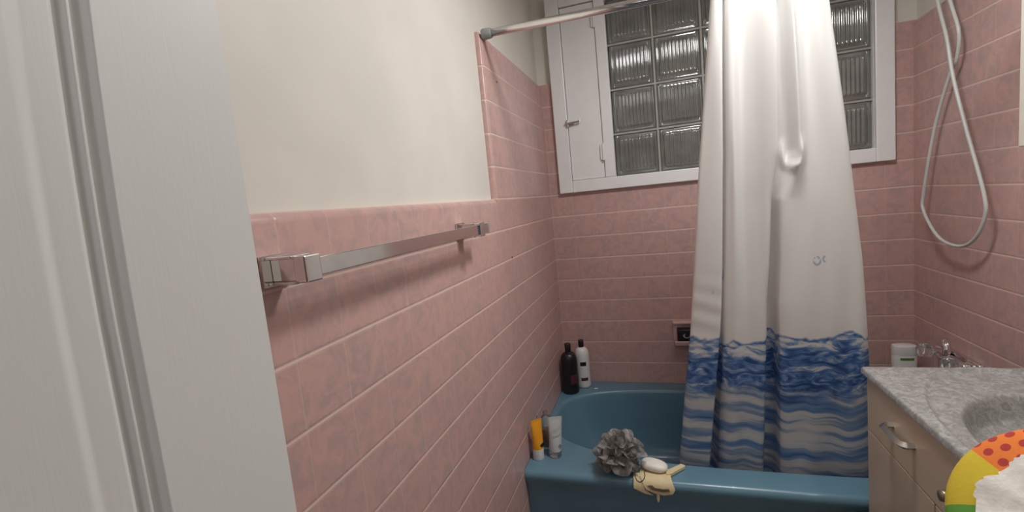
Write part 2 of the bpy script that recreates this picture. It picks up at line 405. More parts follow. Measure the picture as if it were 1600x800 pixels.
# jamb lining inside the opening
box(bm, (WX0 + 0.001, 0.0, gz0 - 0.03), (px0, 0.13, gz1 + 0.03)); box(bm, (gx1, 0.0, gz0 - 0.03), (WX1 - 0.001, 0.13, gz1 + 0.03))
box(bm, (px0, 0.0, WZ0 + 0.001), (gx1, 0.13, gz0)); box(bm, (px0, 0.0, gz1), (gx1, 0.13, WZ1 - 0.001))
box(bm, (px1 + 0.004, 0.0, gz0), (gx0, 0.13, gz1))
wobj('casing', bm, m_white)
bm = BM(); box(bm, (px0 + 0.002, -0.014, gz0 + 0.002), (px1 - 0.002, 0.02, gz1 - 0.004), 0.002)
vp = wobj('vent_panel', bm, m_white)
bm = BM()
box(bm, (0.118, -0.030, 1.692), (0.131, -0.0235, 1.718), 0.002); box(bm, (0.131, -0.027, 1.697), (0.152, -0.0145, 1.712), 0.002)
tube(bm, [(0.112, -0.033, 1.703), (0.15, -0.035, 1.705), (0.186, -0.034, 1.709)], [0.0045, 0.005, 0.004], 10)
tube(bm, [(0.184, -0.034, 1.704), (0.185, -0.034, 1.716)], 0.0045, 8)
tube(bm, [(0.124, -0.031, 1.688), (0.124, -0.034, 1.722)], 0.005, 8)
wobj('latch', bm, m_dull, smooth=False)
for hz in (1.55, 2.165):
    bm = BM(); box(bm, (px1 - 0.016, -0.026, hz - 0.037), (px1 + 0.006, -0.0135, hz + 0.037), 0.002)
    tube(bm, [(px1 - 0.002, -0.028, hz - 0.04), (px1 - 0.002, -0.028, hz + 0.04)], 0.0045, 10)
    wobj('hinge', bm, m_white)
jx = [gx0, 0.5405, 0.748, 0.962, 1.177, gx1]; jz = [gz0, 1.628, 1.835, 2.042, gz1]
def block_bm(x0, x1, z0, z1):
    bm = BM(); nx, nz = 96, 24; g = 0.0043
    x0 += g; x1 -= g; z0 += g; z1 -= g; vs = []
    for k in range(nz + 1):
        row = []
        for i in range(nx + 1):
            x = x0 + (x1 - x0) * i / nx; z = z0 + (z1 - z0) * k / nz
            e = min(x - x0, x1 - x, z - z0, z1 - z)
            y = 0.016 - 0.006 * sst(e, 0, 0.012) + 0.008 * sst(e, 0.010, 0.017) - 0.013 * sst(e, 0.016, 0.024)
            inn = sst(e, 0.020, 0.030)
            y += -inn * 0.0032 * cos(2 * pi * (x - x0) / 0.0162)
            row.append(bm.verts.new((x, y, z)))
        vs.append(row)
    for k in range(nz):
        for i in range(nx): bm.faces.new((vs[k][i], vs[k][i + 1], vs[k + 1][i + 1], vs[k + 1][i]))
    rim = [vs[0][i] for i in range(nx + 1)] + [vs[k][nx] for k in range(1, nz + 1)] + [vs[nz][i] for i in range(nx - 1, -1, -1)] + [vs[k][0] for k in range(nz - 1, 0, -1)]
    back = [bm.verts.new((v.co.x, 0.11, v.co.z)) for v in rim]; n = len(rim)
    for i in range(n): bm.faces.new((rim[(i + 1) % n], rim[i], back[i], back[(i + 1) % n]))
    bm.faces.new(list(reversed(back))); bmesh.ops.recalc_face_normals(bm, faces=bm.faces[:]); return bm
for a in range(5):
    for k in range(4):
        wobj('glass_block', block_bm(jx[a], jx[a + 1], jz[k], jz[k + 1]), m_glass, smooth=True)
bm = BM()
for x in jx[1:-1]: box(bm, (x - 0.0042, 0.010, gz0), (x + 0.0042, 0.10, gz1))
for z in jz[1:-1]: box(bm, (gx0, 0.0105, z - 0.0042), (gx1, 0.0995, z + 0.0042))
wobj('mortar_grid', bm, m_grout)

# ------------------------------------------------------------------ open door on the left
def door_bm():
    bm = BM(); xf, xb, y0, y1, z0, z1 = 0.155, 0.120, -2.69, -2.005, 0.012, 2.032
    qs = [0, 0.004, 0.05, 0.09]
    qs += [0.105 + 0.0005 * i for i in range(72)] + [0.142 + 0.001 * i for i in range(24)]
    qs += [0.17 + (0.515 - 0.17) * i / 40 for i in range(41)]
    qs += [0.685 - q for q in reversed(qs) if q < 0.168]
    ny, nz = len(qs) - 1, 240; vs = []
    for k in range(nz + 1):
        row = []; z = z0 + (z1 - z0) * k / nz
        bow = min(0.05, 0.013 * (max(0, z - 1.28) / 0.30) ** 1.6)
        for q in qs:
            y = y1 - q + bow * (sst(q, 0.0, 0.10) - sst(q, 0.17, 0.515)) - bow * (sst(q, 0.17, 0.515) - sst(q, 0.585, 0.685))
            d = min(q, 0.685 - q, z - 0.12, z1 - 0.05 - z)
            x = -0.0085 * sst(d, 0.112, 0.1185) + 0.0055 * sst(d, 0.1200, 0.1232) - 0.0055 * sst(d, 0.1245, 0.1285) + 0.0045 * sst(d, 0.1285, 0.1350) + 0.0040 * sst(d, 0.150, 0.160)
            row.append(bm.verts.new((xf + x, y, z)))
        vs.append(row)
    for k in range(nz):
        for i in range(ny): bm.faces.new((vs[k][i], vs[k][i + 1], vs[k + 1][i + 1], vs[k + 1][i]))
    rim = [vs[0][i] for i in range(ny + 1)] + [vs[k][ny] for k in range(1, nz + 1)] + [vs[nz][i] for i in range(ny - 1, -1, -1)] + [vs[k][0] for k in range(nz - 1, 0, -1)]
    back = [bm.verts.new((xb, v.co.y, v.co.z)) for v in rim]; n = len(rim)
    for i in range(n): bm.faces.new((rim[(i + 1) % n], rim[i], back[i], back[(i + 1) % n]))
    bm.faces.new(list(reversed(back))); bmesh.ops.recalc_face_normals(bm, faces=bm.faces[:]); return bm
o = struct(obj('door_1', door_bm(), m_door)); autosmooth(o, 40)

# ------------------------------------------------------------------ bathtub
def tub_bm():
    bm = BM(); N = 40; prm = []
    for sx, sy, ex, ey in ((-1, -1, 1, -1), (1, -1, 1, 1), (1, 1, -1, 1), (-1, 1, -1, -1)):
        for i in range(N): t = i / N; prm.append((sx + (ex - sx) * t, sy + (ey - sy) * t))
    x0, x1, y0, y1 = 0.0015, W - 0.0015, -0.842, -0.0015
    def outer(z, fy=0.0, ins=0.0):
        return [(x0 + ins + (x1 - x0 - 2 * ins) * (a + 1) / 2, (y0 + fy) + (y1 - ins - y0 - fy) * (b + 1) / 2, z) for a, b in prm]
    ax, ay, ex, ey = 0.765, -0.406, 0.748, 0.328
    def inner(z, sx=1.0, sy=1.0, dx=0.0, dy=0.0):
        r = []
        for a, b in prm:
            th = math.atan2(b, a); c, s = cos(th), sin(th)
            e = (2.55 if c < 0 else 3.6) if s < 0 else 3.4
            k = (abs(c) ** e + abs(s) ** e) ** (-1 / e)
            r.append((ax + dx + ex * sx * k * c, ay + dy + ey * sy * k * s, z))
        return r
    zr = 0.385
    rings = [outer(0.0, 0.035), outer(0.05, 0.032), outer(0.28, 0.024), outer(0.322, 0.018), outer(0.338, 0.008), outer(0.350, 0.002), outer(0.362, 0.0)]
    for k in range(1, 6):
        a = k / 5 * pi / 2; rings.append(outer(0.362 + 0.022 * sin(a), 0.022 * (1 - cos(a))))
    rings.append(outer(zr, 0.034))
    rings += [inner(zr, 1.008, 1.012), inner(zr - 0.001), inner(zr - 0.006, 0.991, 0.982), inner(zr - 0.018, 0.984, 0.970), inner(zr - 0.06, 0.972, 0.955)]
    rings += [inner(0.22, 0.93, 0.92, 0.012), inner(0.12, 0.87, 0.86, 0.03), inner(0.085, 0.83, 0.81, 0.035), inner(0.066, 0.77, 0.74, 0.04), inner(0.060, 0.66, 0.62, 0.04), inner(0.058, 0.3, 0.3, 0.04)]
    loft(bm, rings, True, True); bmesh.ops.recalc_face_normals(bm, faces=bm.faces[:]); return bm
o = tag(obj('bathtub', tub_bm(), m_tub), 'blue enamel built-in bathtub under the glass block window', 'bathtub'); autosmooth(o, 50)

# ------------------------------------------------------------------ curtain rod and curtain
rod = thing('curtain_rod', 'chrome shower curtain rod spanning above the bathtub', 'rod', (0, -0.822, 1.90))
bm = BM(); tube(bm, [(0.012, 0, 0.006), (0.5, 0, 0.0), (W - 0.012, 0, -0.004)], 0.0125, 20); obj('tube', bm, m_chrome, rod, smooth=True)
for xs in (0, 1):
    bm = BM(); a, b = (0.0005, 0.034) if xs == 0 else (W - 0.0005, W - 0.034); dz = 0.006 if xs == 0 else -0.004
    tube(bm, [(a, 0, dz), (a + (b - a) * 0.12, 0, dz), (a + (b - a) * 0.9, 0, dz), (b, 0, dz)], [0.0165, 0.018, 0.0165, 0.014], 20)
    c = obj('end_cap', bm, m_greyrub, rod, smooth=False); autosmooth(c, 40); c['label'] = 'grey rubber end cap'

def curtain_obj():
    # cross-section at five heights: (fraction of the width, depth) per control point; negative depth comes forward
    LV = [0.30, 0.95, 1.28, 1.42, 1.886]
    CP = [[(0, .020), (0, .020), (0, .020), (0, .020), (0, .020)],
          [(.008, .004), (.010, .004), (.012, .004), (.012, .004), (.012, .004)],
          [(.08, -.010), (.09, -.010), (.09, -.010), (.08, -.010), (.055, -.010)],
          [(.150, -.018), (.165, -.016), (.155, -.015), (.150, -.014), (.092, -.014)],
          [(.165, -.010), (.180, -.008), (.170, -.007), (.163, -.006), (.105, -.004)],
          [(.168, .012), (.182, .006), (.172, .006), (.166, .006), (.107, .008)],
          [(.155, .040), (.174, .026), (.168, .022), (.163, .020), (.104, .022)],
          [(.188, .084), (.182, .040), (.176, .026), (.171, .024), (.115, .028)],
          [(.216, .046), (.190, .014), (.186, .012), (.182, .010), (.125, .010)],
          [(.223, .014), (.200, -.004), (.196, -.004), (.192, -.004), (.135, -.004)],
          [(.250, -.012), (.225, -.012), (.220, -.012), (.215, -.013), (.160, -.014)],
          [(.300, -.020), (.270, -.018), (.255, -.016), (.245, -.016), (.205, -.012)],
          [(.350, -.012), (.330, -.006), (.310, .006), (.300, .008), (.270, .012)],
          [(.400, -.014), (.390, -.012), (.390, -.004), (.385, -.004), (.350, .000)],
          [(.440, -.012), (.432, -.012), (.450, -.020), (.465, -.026), (.460, -.028)],
          [(.455, -.002), (.449, -.002), (.478, -.016), (.522, -.032), (.538, -.036)],
          [(.458, .010), (.452, .012), (.484, -.002), (.530, -.020), (.546, -.022)],
          [(.446, .040), (.442, .036), (.478, .014), (.522, .000), (.538, .002)],
          [(.490, .088), (.475, .070), (.500, .030), (.555, .026), (.572, .030)],
          [(.530, .070), (.506, .052), (.526, .020), (.590, .028), (.606, .030)],
          [(.543, .010), (.516, .006), (.545, .000), (.618, .016), (.632, .018)],
          [(.552, -.008), (.526, -.008), (.570, -.010), (.645, -.012), (.655, -.012)],
          [(.595, -.022), (.570, -.020), (.610, -.014), (.672, -.026), (.684, -.030)],
          [(.660, -.026), (.650, -.022), (.670, -.012), (.712, -.010), (.726, -.006)],
          [(.770, -.014), (.770, -.012), (.770, -.006), (.780, -.000), (.800, .008)],
          [(.870, -.006), (.870, -.006), (.870, -.008), (.870, -.008), (.880, -.010)],
          [(.950, -.008), (.950, -.008), (.950, -.006), (.950, -.006), (.950, -.004)],
          [(.990, .002), (.990, .002), (.990, .002), (.990, .002), (.990, .004)],
          [(1.0, .014), (1.0, .014), (1.0, .014), (1.0, .014), (1.0, .016)],
          [(.985, .026), (.985, .026), (.985, .026), (.985, .026), (.985, .026)]]
    zs = [0.30, 0.37, 0.6, 0.861, 1.082, 1.367, 1.60, 1.865]
    xl = [0.533, 0.540, 0.566, 0.598, 0.619, 0.644, 0.669, 0.697]; xr = [1.139, 1.133, 1.123, 1.105, 1.087, 1.052, 1.022, 0.988]
    nz = 170; bm = BM(); rows = []
    uvs = {}; arc = None
    for k in range(nz + 1):
        z = zs[0] + (1.885 - zs[0]) * k / nz
        a, b = interp(zs, xl, z), interp(zs, xr, z)
        y0 = -0.655 + (-0.822 + 0.655) * ((z - 0.3) / 1.586) ** 0.9
        pts = []
        for c in CP:
            f = interp(LV, [q[0] for q in c], z); d = interp(LV, [q[1] for q in c], z)
            if z > 1.80: d *= 1 - 0.15 * (z - 1.80) / 0.086
            pts.append((a + (b - a) * f, y0 + d, z))
        c = catmull(pts, 9)
        if arc is None:
            arc = [0.0]
            for p, q in zip(c, c[1:]): arc.append(arc[-1] + (q - p).length)
        row = []
        for i, p in enumerate(c):
            s = arc[i]; p = p.copy()
            if abs(z - 1.082) < 0.006 and abs(p.x - 0.967) < 0.004: DROP.outputs[0].default_value = s
            p.y += 0.0020 * sin(s * 31 + z * 5.1 + 1.4 * sin(z * 3.7)) * (0.4 + 0.6 * sst(z, 0.5, 1.5)) + 0.0010 * sin(s * 60 - z * 9)
            if s < 0.14: p.y += 0.0009 * exp(-((z - 0.93) / 0.11) ** 2) * sin(z * 95 + s * 22)   # creases on the narrow panel
            f = (p.x - a) / (b - a)
            if 0.46 < f < 0.74 and 1.28 < z < 1.50:      # rounded foot of the swag
                zc = 1.405; dx = p.x - 0.901
                dist = abs(sqrt(dx * dx + (min(0, z - zc) * 0.62) ** 2) - 0.021)
                p.y -= 0.013 * exp(-(dist / 0.0085) ** 2) * sst(z, 1.345, 1.375) * (1 - sst(z, 1.405, 1.47))
            v = bm.verts.new(p); row.append(v); uvs[v] = (s, z)
        rows.append(row)
    uvl = bm.loops.layers.uv.new('cloth')
    for r, q in zip(rows, rows[1:]):
        for i in range(len(r) - 1):
            f = bm.faces.new((r[i], r[i + 1], q[i + 1], q[i]))
            for l in f.loops: l[uvl].uv = uvs[l.vert]
    return obj('shower_curtain', bm, m_curtain, smooth=True)
cur = tag(curtain_obj(), 'white fabric shower curtain with blue splashing water print at its bottom', 'curtain')

# ------------------------------------------------------------------ towel rail
tr = thing('towel_rail', 'flat chrome towel rail on the pink tile of the left wall', 'towel rail', (0, -1.48, 1.284))
obj('bar', boxbm((0.053, -0.362, -0.013), (0.063, 0.365, 0.013), 0.0012), m_chrome, tr)
for yc in (-0.352, 0.30):
    bm = BM()
    box(bm, (0.0005, yc - 0.025, -0.022), (0.006, yc + 0.025, 0.022), 0.001)
    box(bm, (0.006, yc - 0.018, 0.0155), (0.05, yc + 0.018, 0.0195), 0.001); box(bm, (0.006, yc - 0.018, -0.0195), (0.05, yc + 0.018, -0.0155), 0.001)
    box(bm, (0.006, yc - 0.009, -0.0155), (0.05, yc + 0.009, 0.0155), 0.001)
    box(bm, (0.048, yc - 0.014, -0.0185), (0.068, yc + 0.017, 0.0185), 0.002)
    obj('bracket', bm, m_chrome, tr)
obj('end_plug', boxbm((0.0525, 0.355, -0.0135), (0.0638, 0.367, 0.0135), 0.001), m_greyrub, tr)

# ------------------------------------------------------------------ soap dish and what it holds
bm = BM()
dx0, dx1 = 0.553, 0.713
box(bm, (dx0, -0.012, 0.598), (dx1, -0.0005, 0.704), 0.004)
box(bm, (dx0 + 0.004, -0.075, 0.598), (dx1 - 0.004, -0.010, 0.612), 0.006, 3)
box(bm, (dx0, -0.030, 0.690), (dx1, -0.010, 0.704), 0.005, 3)
box(bm, (dx0 + 0.004, -0.078, 0.608), (dx1 - 0.004, -0.070, 0.622), 0.004, 3)
o = tag(obj('soap_dish', bm, m_pinkcer), 'pink ceramic soap dish set in the window wall beside the curtain', 'soap dish'); autosmooth(o, 45)
o = obj('soap_box', boxbm((0.570, -0.066, 0.6125), (0.672, -0.014, 0.676), 0.006, 3), m_black); autosmooth(o, 45)
tag(o, 'black box standing in the pink soap dish, half behind the curtain', 'box')
bm = BM()
tube(bm, [(0.612 + 0.016 * cos(t), -0.0665, 0.652 + 0.016 * sin(t)) for t in [pi * (1.05 + 0.75 * i / 12) for i in range(13)]], 0.0011, 6)
for q in ((0.598, 0.648), (0.603, 0.652), (0.601, 0.643)): tube(bm, [(q[0] - 0.003, -0.0665, q[1]), (q[0] + 0.003, -0.0665, q[1] + 0.002)], 0.0013, 6)
c = obj('emblem', bm, m_whitepl, o); c['label'] = 'small white curved emblem'

# ------------------------------------------------------------------ bottles and tubes on the rim
ZR = 0.3855
def wrap(r, z0, z1, a0, a1, n=14, sx=1.0, sy=1.0):
    bm = BM(); g = []
    for z in (z0, z1): g.append([bm.verts.new((r * sx * cos(a0 + (a1 - a0) * i / n), r * sy * sin(a0 + (a1 - a0) * i / n), z)) for i in range(n + 1)])
    for i in range(n): bm.faces.new((g[0][i], g[0][i + 1], g[1][i + 1], g[1][i]))
    return bm
def bottle(name, loc, r, hb, hs, ht, mb, mc, label, cat='bottle'):
    t = thing(name, label, cat, loc)
    bm = BM(); prof = [(r * 0.86, 0), (r * 0.97, 0.004), (r, 0.012), (r, hb)]
    for k in range(1, 8):
        a = k / 7 * pi / 2; prof.append((r * (0.36 + 0.64 * cos(a)), hb + (hs - hb) * sin(a)))
    prof.append((r * 0.35, hs + 0.004)); lathe(bm, prof, 36)
    obj('body', bm, mb, t, smooth=True)
    bm = BM(); lathe(bm, [(r * 0.36, hs + 0.002), (r * 0.38, hs + 0.004), (r * 0.38, ht - 0.003), (r * 0.33, ht)], 28)
    c = obj('cap', bm, mc, t); autosmooth(c, 40); return t
bb = bottle('shampoo_bottle', (0.0515, -0.140, ZR), 0.0405, 0.165, 0.206, 0.250, m_black, m_black, 'black shampoo bottle in the tub corner against the pink tile')
c = obj('print', wrap(0.0408, 0.052, 0.10, radians(-75), radians(-25)), m_maroon, bb, smooth=True); c['label'] = 'dark maroon print'
wb = bottle('conditioner_bottle', (0.1050, -0.064, ZR), 0.0355, 0.165, 0.206, 0.244, m_whitepl, m_black, 'white bottle with black cap standing behind the black bottle')
obj('label', wrap(0.0358, 0.118, 0.138, radians(-100), radians(-50)), m_black, wb, smooth=True)
c = obj('label', wrap(0.0358, 0.040, 0.056, radians(-100), radians(-42)), m_maroon, wb, smooth=True); c['label'] = 'maroon label'

def squeeze_tube(name, loc, rz, lean, w, h, mbody, mcap, label, capz):
    t = thing(name, label, 'tube', loc, (lean[0], lean[1], rz))
    def ring(z, a, b, n=32): return [(a * cos(2 * pi * i / n), b * sin(2 * pi * i / n), z) for i in range(n)]
    bm = BM(); r = w * 0.43
    loft(bm, [ring(capz, r, r)] + [ring(capz + (h - capz) * k / 10, r + (w * 0.5 - r) * (k / 10), max(0.0014, r * (1 - (k / 10) ** 1.3))) for k in range(1, 10)] + [ring(h - 0.009, w * 0.5, 0.0016), ring(h, w * 0.5, 0.0014)])
    c = obj('body', bm, mbody, t); autosmooth(c, 50)
    bm = BM(); lathe(bm, [(r * 0.95, 0), (r * 1.0, 0.003), (r * 1.01, capz - 0.001), (r * 0.96, capz)], 32); c = obj('cap', bm, mcap, t); autosmooth(c, 45)
    return t
ot = squeeze_tube('lotion_tube', (0.0330, -0.752, ZR), radians(48), (0.0, radians(1.5)), 0.048, 0.150, m_orange, m_whitepl, 'orange squeeze tube with white cap on the rim by the left wall', 0.040)
bm = BM(); box(bm, (-0.001, -0.0196, 0.050), (0.019, -0.0175, 0.062)); bmesh.ops.rotate(bm, verts=bm.verts[:], cent=(0.009, -0.018, 0.056), matrix=Matrix.Rotation(radians(-24), 3, 'Y'))
c = obj('label', bm, m_black, ot); c['label'] = 'small black label'
gt = squeeze_tube('cleanser_tube', (0.0930, -0.728, ZR), radians(30), (0.0, radians(4)), 0.054, 0.152, m_greypl, m_clear, 'pale grey squeeze tube standing to the right of the orange tube', 0.024)
bm = BM()
for k in range(2): tube(bm, [(-0.016 + 0.032 * i / 8, -0.0242 + 0.010 * (0.098 + 0.020 * k) / 0.152 + 0.0030 * ((i - 4) / 4) ** 2 , 0.083 + 0.024 * k + 0.010 * (i / 8) ** 2) for i in range(9)], 0.0007, 6)
c = obj('print', bm, m_greyink, gt); c['label'] = 'grey curved print'
bm = BM(); box(bm, (0.006, -0.0215, 0.040), (0.018, -0.0185, 0.052)); bmesh.ops.rotate(bm, verts=bm.verts[:], cent=(0.012, -0.02, 0.046), matrix=Matrix.Rotation(radians(45), 3, 'Y'))
c = obj('label', bm, m_greyink, gt); c['label'] = 'grey diamond label'
cb = thing('clear_bottle', 'clear bottle with amber liquid behind the orange and grey tubes', 'bottle', (0.0470, -0.655, ZR))
bm = BM(); lathe(bm, [(0.018, 0), (0.021, 0.003), (0.021, 0.10), (0.018, 0.118), (0.009, 0.128), (0.009, 0.14)], 28); obj('body', bm, m_clear, cb, smooth=True)
bm = BM(); lathe(bm, [(0.017, 0.003), (0.0195, 0.005), (0.0195, 0.072), (0.018, 0.073)], 28); obj('liquid', bm, m_amber, cb, smooth=True)

# right rear corner
rb = thing('lotion_bottle', 'white oval bottle with green stripe in the rear corner beyond the sink counter', 'bottle', (1.4505, -0.100, ZR))
def oval(z, a, b, n=40, e=2.6):
    r = []
    for i in range(n):
        th = 2 * pi * i / n; k = (abs(cos(th)) ** e + abs(sin(th)) ** e) ** (-1 / e); r.append((a * k * cos(th), b * k * sin(th), z))
    return r
bm = BM(); loft(bm, [oval(0, 0.036, 0.022), oval(0.006, 0.040, 0.026), oval(0.185, 0.0425, 0.028), oval(0.187, 0.0415, 0.027)]); c = obj('body', bm, m_whitepl, rb); autosmooth(c, 40)
bm = BM(); loft(bm, [oval(0.1875, 0.0425, 0.028), oval(0.216, 0.0435, 0.029), oval(0.224, 0.041, 0.027), oval(0.228, 0.030, 0.018)]); c = obj('cap', bm, m_whitepl, rb); autosmooth(c, 40)
bm = BM(); g = []
for z in (0.168, 0.178): g.append([bm.verts.new((x, -0.0284 * (1 - (abs(x) / 0.0425) ** 2.6) ** (1 / 2.6) - 0.0006, z)) for x in [-0.024 + 0.048 * i / 12 for i in range(13)]])
for i in range(12): bm.faces.new((g[0][i], g[0][i + 1], g[1][i + 1], g[1][i]))
c = obj('stripe', bm, m_green, rb); c['label'] = 'green stripe'

# ------------------------------------------------------------------ pouf, soap and mitt on the front rim
pf = thing('bath_pouf', 'grey mesh bath pouf on the front tub rim', 'bath pouf', (0.335, -0.790, 0.452))
bm = BM(); rnd = random.Random(5)
for k in range(64):
    z = 1 - 2 * (k + 0.5) / 64; ph = k * 2.39996
    dr = Vector((sqrt(1 - z * z) * cos(ph), sqrt(1 - z * z) * sin(ph), z))
    a = dr.orthogonal().normalized(); a = Matrix.Rotation(rnd.uniform(0, 6.28), 3, dr) @ a; b = dr.cross(a)
    ax = (dr * rnd.uniform(0.5, 1) + a * rnd.uniform(-0.9, 0.9) + b * rnd.uniform(-0.9, 0.9)).normalized()
    a = ax.orthogonal().normalized(); b = ax.cross(a)
    rad = rnd.uniform(0.027, 0.038); kk = rnd.choice((2, 3, 3, 4)); p0 = rnd.uniform(0, 6.28); amp = rnd.uniform(0.010, 0.018)
    cen = dr * rnd.uniform(0.030, 0.056)
    rings = []
    for q in range(1, 6):
        rr = rad * q / 5
        rings.append([bm.verts.new(cen + a * (rr * cos(t)) + b * (rr * sin(t)) + ax * (amp * (q / 5) ** 2 * sin(kk * t + p0) + 0.012 * (q / 5) ** 2)) for t in [2 * pi * i / 36 for i in range(36)]])
    c0 = bm.verts.new(cen)
    for i in range(36): bm.faces.new((c0, rings[0][i], rings[0][(i + 1) % 36]))
    for r, s in zip(rings, rings[1:]):
        for i in range(36): bm.faces.new((r[i], r[(i + 1) % 36], s[(i + 1) % 36], s[i]))
for v in bm.verts:   # keep it above the rim where it rests
    if v.co.z < -0.062 and v.co.y > -0.05: v.co.z = -0.062 + (v.co.z + 0.062) * 0.05
    v.co.z = max(v.co.z, -0.066 if v.co.y > -0.052 else -0.085)
obj('netting', bm, m_loofah, pf, smooth=True)
bm = BM(); tube(bm, catmull([(0.060, -0.030, -0.02), (0.082, -0.052, -0.020), (0.088, -0.074, -0.040), (0.072, -0.080, -0.056), (0.058, -0.070, -0.048), (0.056, -0.050, -0.030)], 8), 0.0016, 8)
c = obj('cord', bm, m_dark, pf, smooth=True); c['label'] = 'dark hanging cord loop'

# mitt: outline laid over the rim edge, in (x, distance along the cloth from the back)
def rimwrap(s):      # s = distance forward from y=-0.745 on the rim top, bends down over the edge
    s0 = 0.075; r = 0.026; th = r * pi / 2
    if s < s0: return (-0.745 - s, 0.3875)
    if s < s0 + th: a = (s - s0) / r; return (-0.745 - s0 - r * sin(a), 0.3875 - r * (1 - cos(a)))
    return (-0.745 - s0 - r, 0.3875 - r - (s - s0 - th))
def drape(name, poly, mm, parent, th=0.004, lift=0.0, label=None):
    bm = BM(); f = bm.faces.new([bm.verts.new((p[0], p[1], 0)) for p in poly])
    bmesh.ops.triangulate(bm, faces=[f])
    bmesh.ops.subdivide_edges(bm, edges=bm.edges[:], cuts=3, use_grid_fill=True)
    bmesh.ops.triangulate(bm, faces=bm.faces[:])
    bmesh.ops.recalc_face_normals(bm, faces=bm.faces[:])
    top = list(bm.faces)
    r = bmesh.ops.extrude_face_region(bm, geom=top)
    up = [g for g in r['geom'] if isinstance(g, bmesh.types.BMVert)]; ups = set(up)
    for v in bm.verts:
        s = v.co.y; y, z = rimwrap(s); y2, z2 = rimwrap(s + 0.001)
        n = Vector((0, z2 - z, -(y2 - y))).normalized()
        if n.z < -0.01 or (n.z < 0.01 and n.y > 0): n = -n
        h = lift + (th if v in ups else 0.0)
        v.co = Vector((v.co.x, y, z)) + n * h
    bmesh.ops.recalc_face_normals(bm, faces=bm.faces[:])
    o = obj(name, bm, mm, parent); autosmooth(o, 50)
    if label: o['label'] = label
    return o
mt = thing('bath_mitt', 'cream rubber bath mitt draped over the tub rim below the white soap', 'bath mitt', (0, 0, 0))
drape('palm', [(0.408, 0.030), (0.430, 0.022), (0.470, 0.026), (0.500, 0.032), (0.503, 0.060), (0.506, 0.085), (0.516, 0.112), (0.508, 0.126), (0.480, 0.133), (0.450, 0.128), (0.424, 0.118), (0.408, 0.090), (0.404, 0.060)], m_cream, mt, 0.006, 0.0)
drape('thumb', [(0.488, 0.050), (0.505, 0.034), (0.526, 0.014), (0.540, 0.000), (0.552, 0.006), (0.553, 0.014), (0.536, 0.032), (0.520, 0.050), (0.506, 0.066), (0.492, 0.070)], m_cream, mt, 0.009, 0.001)
drape('side_flap', [(0.384, 0.066), (0.412, 0.060), (0.420, 0.120), (0.446, 0.138), (0.420, 0.134), (0.384, 0.118)], m_cream, mt, 0.004, 0.0)
drape('cuff_opening', [(0.428, 0.106), (0.444, 0.104), (0.452, 0.110), (0.480, 0.112), (0.496, 0.110), (0.500, 0.117), (0.476, 0.121), (0.446, 0.117)], m_brass, mt, 0.001, 0.0065, 'brown cuff opening')
drape('hanging_tab', [(0.457, 0.126), (0.466, 0.126), (0.466, 0.142), (0.464, 0.156), (0.460, 0.160), (0.457, 0.152)], m_cream, mt, 0.004, 0.001)
bm = BM(); rr = []
for k in range(13):
    a = -pi / 2 + pi * k / 12; e = abs(cos(a)) ** 0.6; rr.append([(0.045 * e * (abs(cos(t)) ** 0.8) * (1 if cos(t) > 0 else -1), 0.028 * e * (abs(sin(t)) ** 0.8) * (1 if sin(t) > 0 else -1), 0.0155 * sin(a)) for t in [2 * pi * i / 36 for i in range(36)]])
loft(bm, rr, True, True); bmesh.ops.remove_doubles(bm, verts=bm.verts[:], dist=0.0002)
tag(obj('soap_bar', bm, m_soap, smooth=True, loc=(0.452, -0.786, 0.4100), rot=(radians(4), radians(4), radians(-14))), 'white oval soap bar resting on the cream bath mitt', 'soap')
bm = BM(); box(bm, (-0.009, -0.004, 0), (0.009, 0.004, 0.004), 0.0018, 3)
tag(obj('soap_sliver', bm, m_soap, loc=(0.169, -0.098, ZR), rot=(0, 0, 0.2)), 'tiny white soap sliver on the back tub rim near the bottles', 'soap')

# ------------------------------------------------------------------ vanity cabinet and counter with moulded basin
va = thing('vanity_cabinet', 'beige bathroom vanity cabinet standing against the right end of the tub', 'cabinet', (1.29, -1.3, 0))
VO = Vector((1.29, -1.3, 0))
def vobj(name, bm, m, parent=va, off=VO, **k):
    bmesh.ops.translate(bm, verts=bm.verts[:], vec=-off); return obj(name, bm, m, parent, **k)
fx = 1.050; vy0, vy1 = -1.745, -0.888
bm = BM()
box(bm, (fx, vy1 - 0.016, 0.0), (W - 0.002, vy1, 0.781)); box(bm, (fx, vy0, 0.0), (W - 0.002, vy0 + 0.016, 0.781))
box(bm, (fx, vy0 + 0.016, 0.06), (fx + 0.016, vy1 - 0.016, 0.781)); box(bm, (fx + 0.05, vy0 + 0.016, 0.0), (fx + 0.066, vy1 - 0.016, 0.06))
box(bm, (fx + 0.016, vy0 + 0.016, 0.06), (W - 0.002, vy1 - 0.016, 0.076))
vobj('body', bm, m_beige)
vobj('drawer_front', boxbm((fx - 0.014, vy0 + 0.006, 0.631), (fx - 0.0005, vy1 - 0.006, 0.776), 0.0015), m_beige)
for y0, y1 in ((-1.2225, vy1 - 0.006), (vy0 + 0.006, -1.2265)):
    vobj('door', boxbm((fx - 0.014, y0, 0.07), (fx - 0.0005, y1, 0.6285), 0.0015), m_beige)
bm = BM()
hy0, hy1, hz = -1.142, -1.040, 0.712
tube(bm, catmull([(fx - 0.014, hy1, hz), (fx - 0.030, hy1 - 0.001, hz), (fx - 0.037, hy1 - 0.012, hz), (fx - 0.038, hy1 - 0.024, hz), (fx - 0.038, (hy0 + hy1) / 2, hz), (fx - 0.038, hy0 + 0.024, hz), (fx - 0.037, hy0 + 0.012, hz), (fx - 0.030, hy0 + 0.001, hz), (fx - 0.014, hy0, hz)], 6), 0.0085, 4)
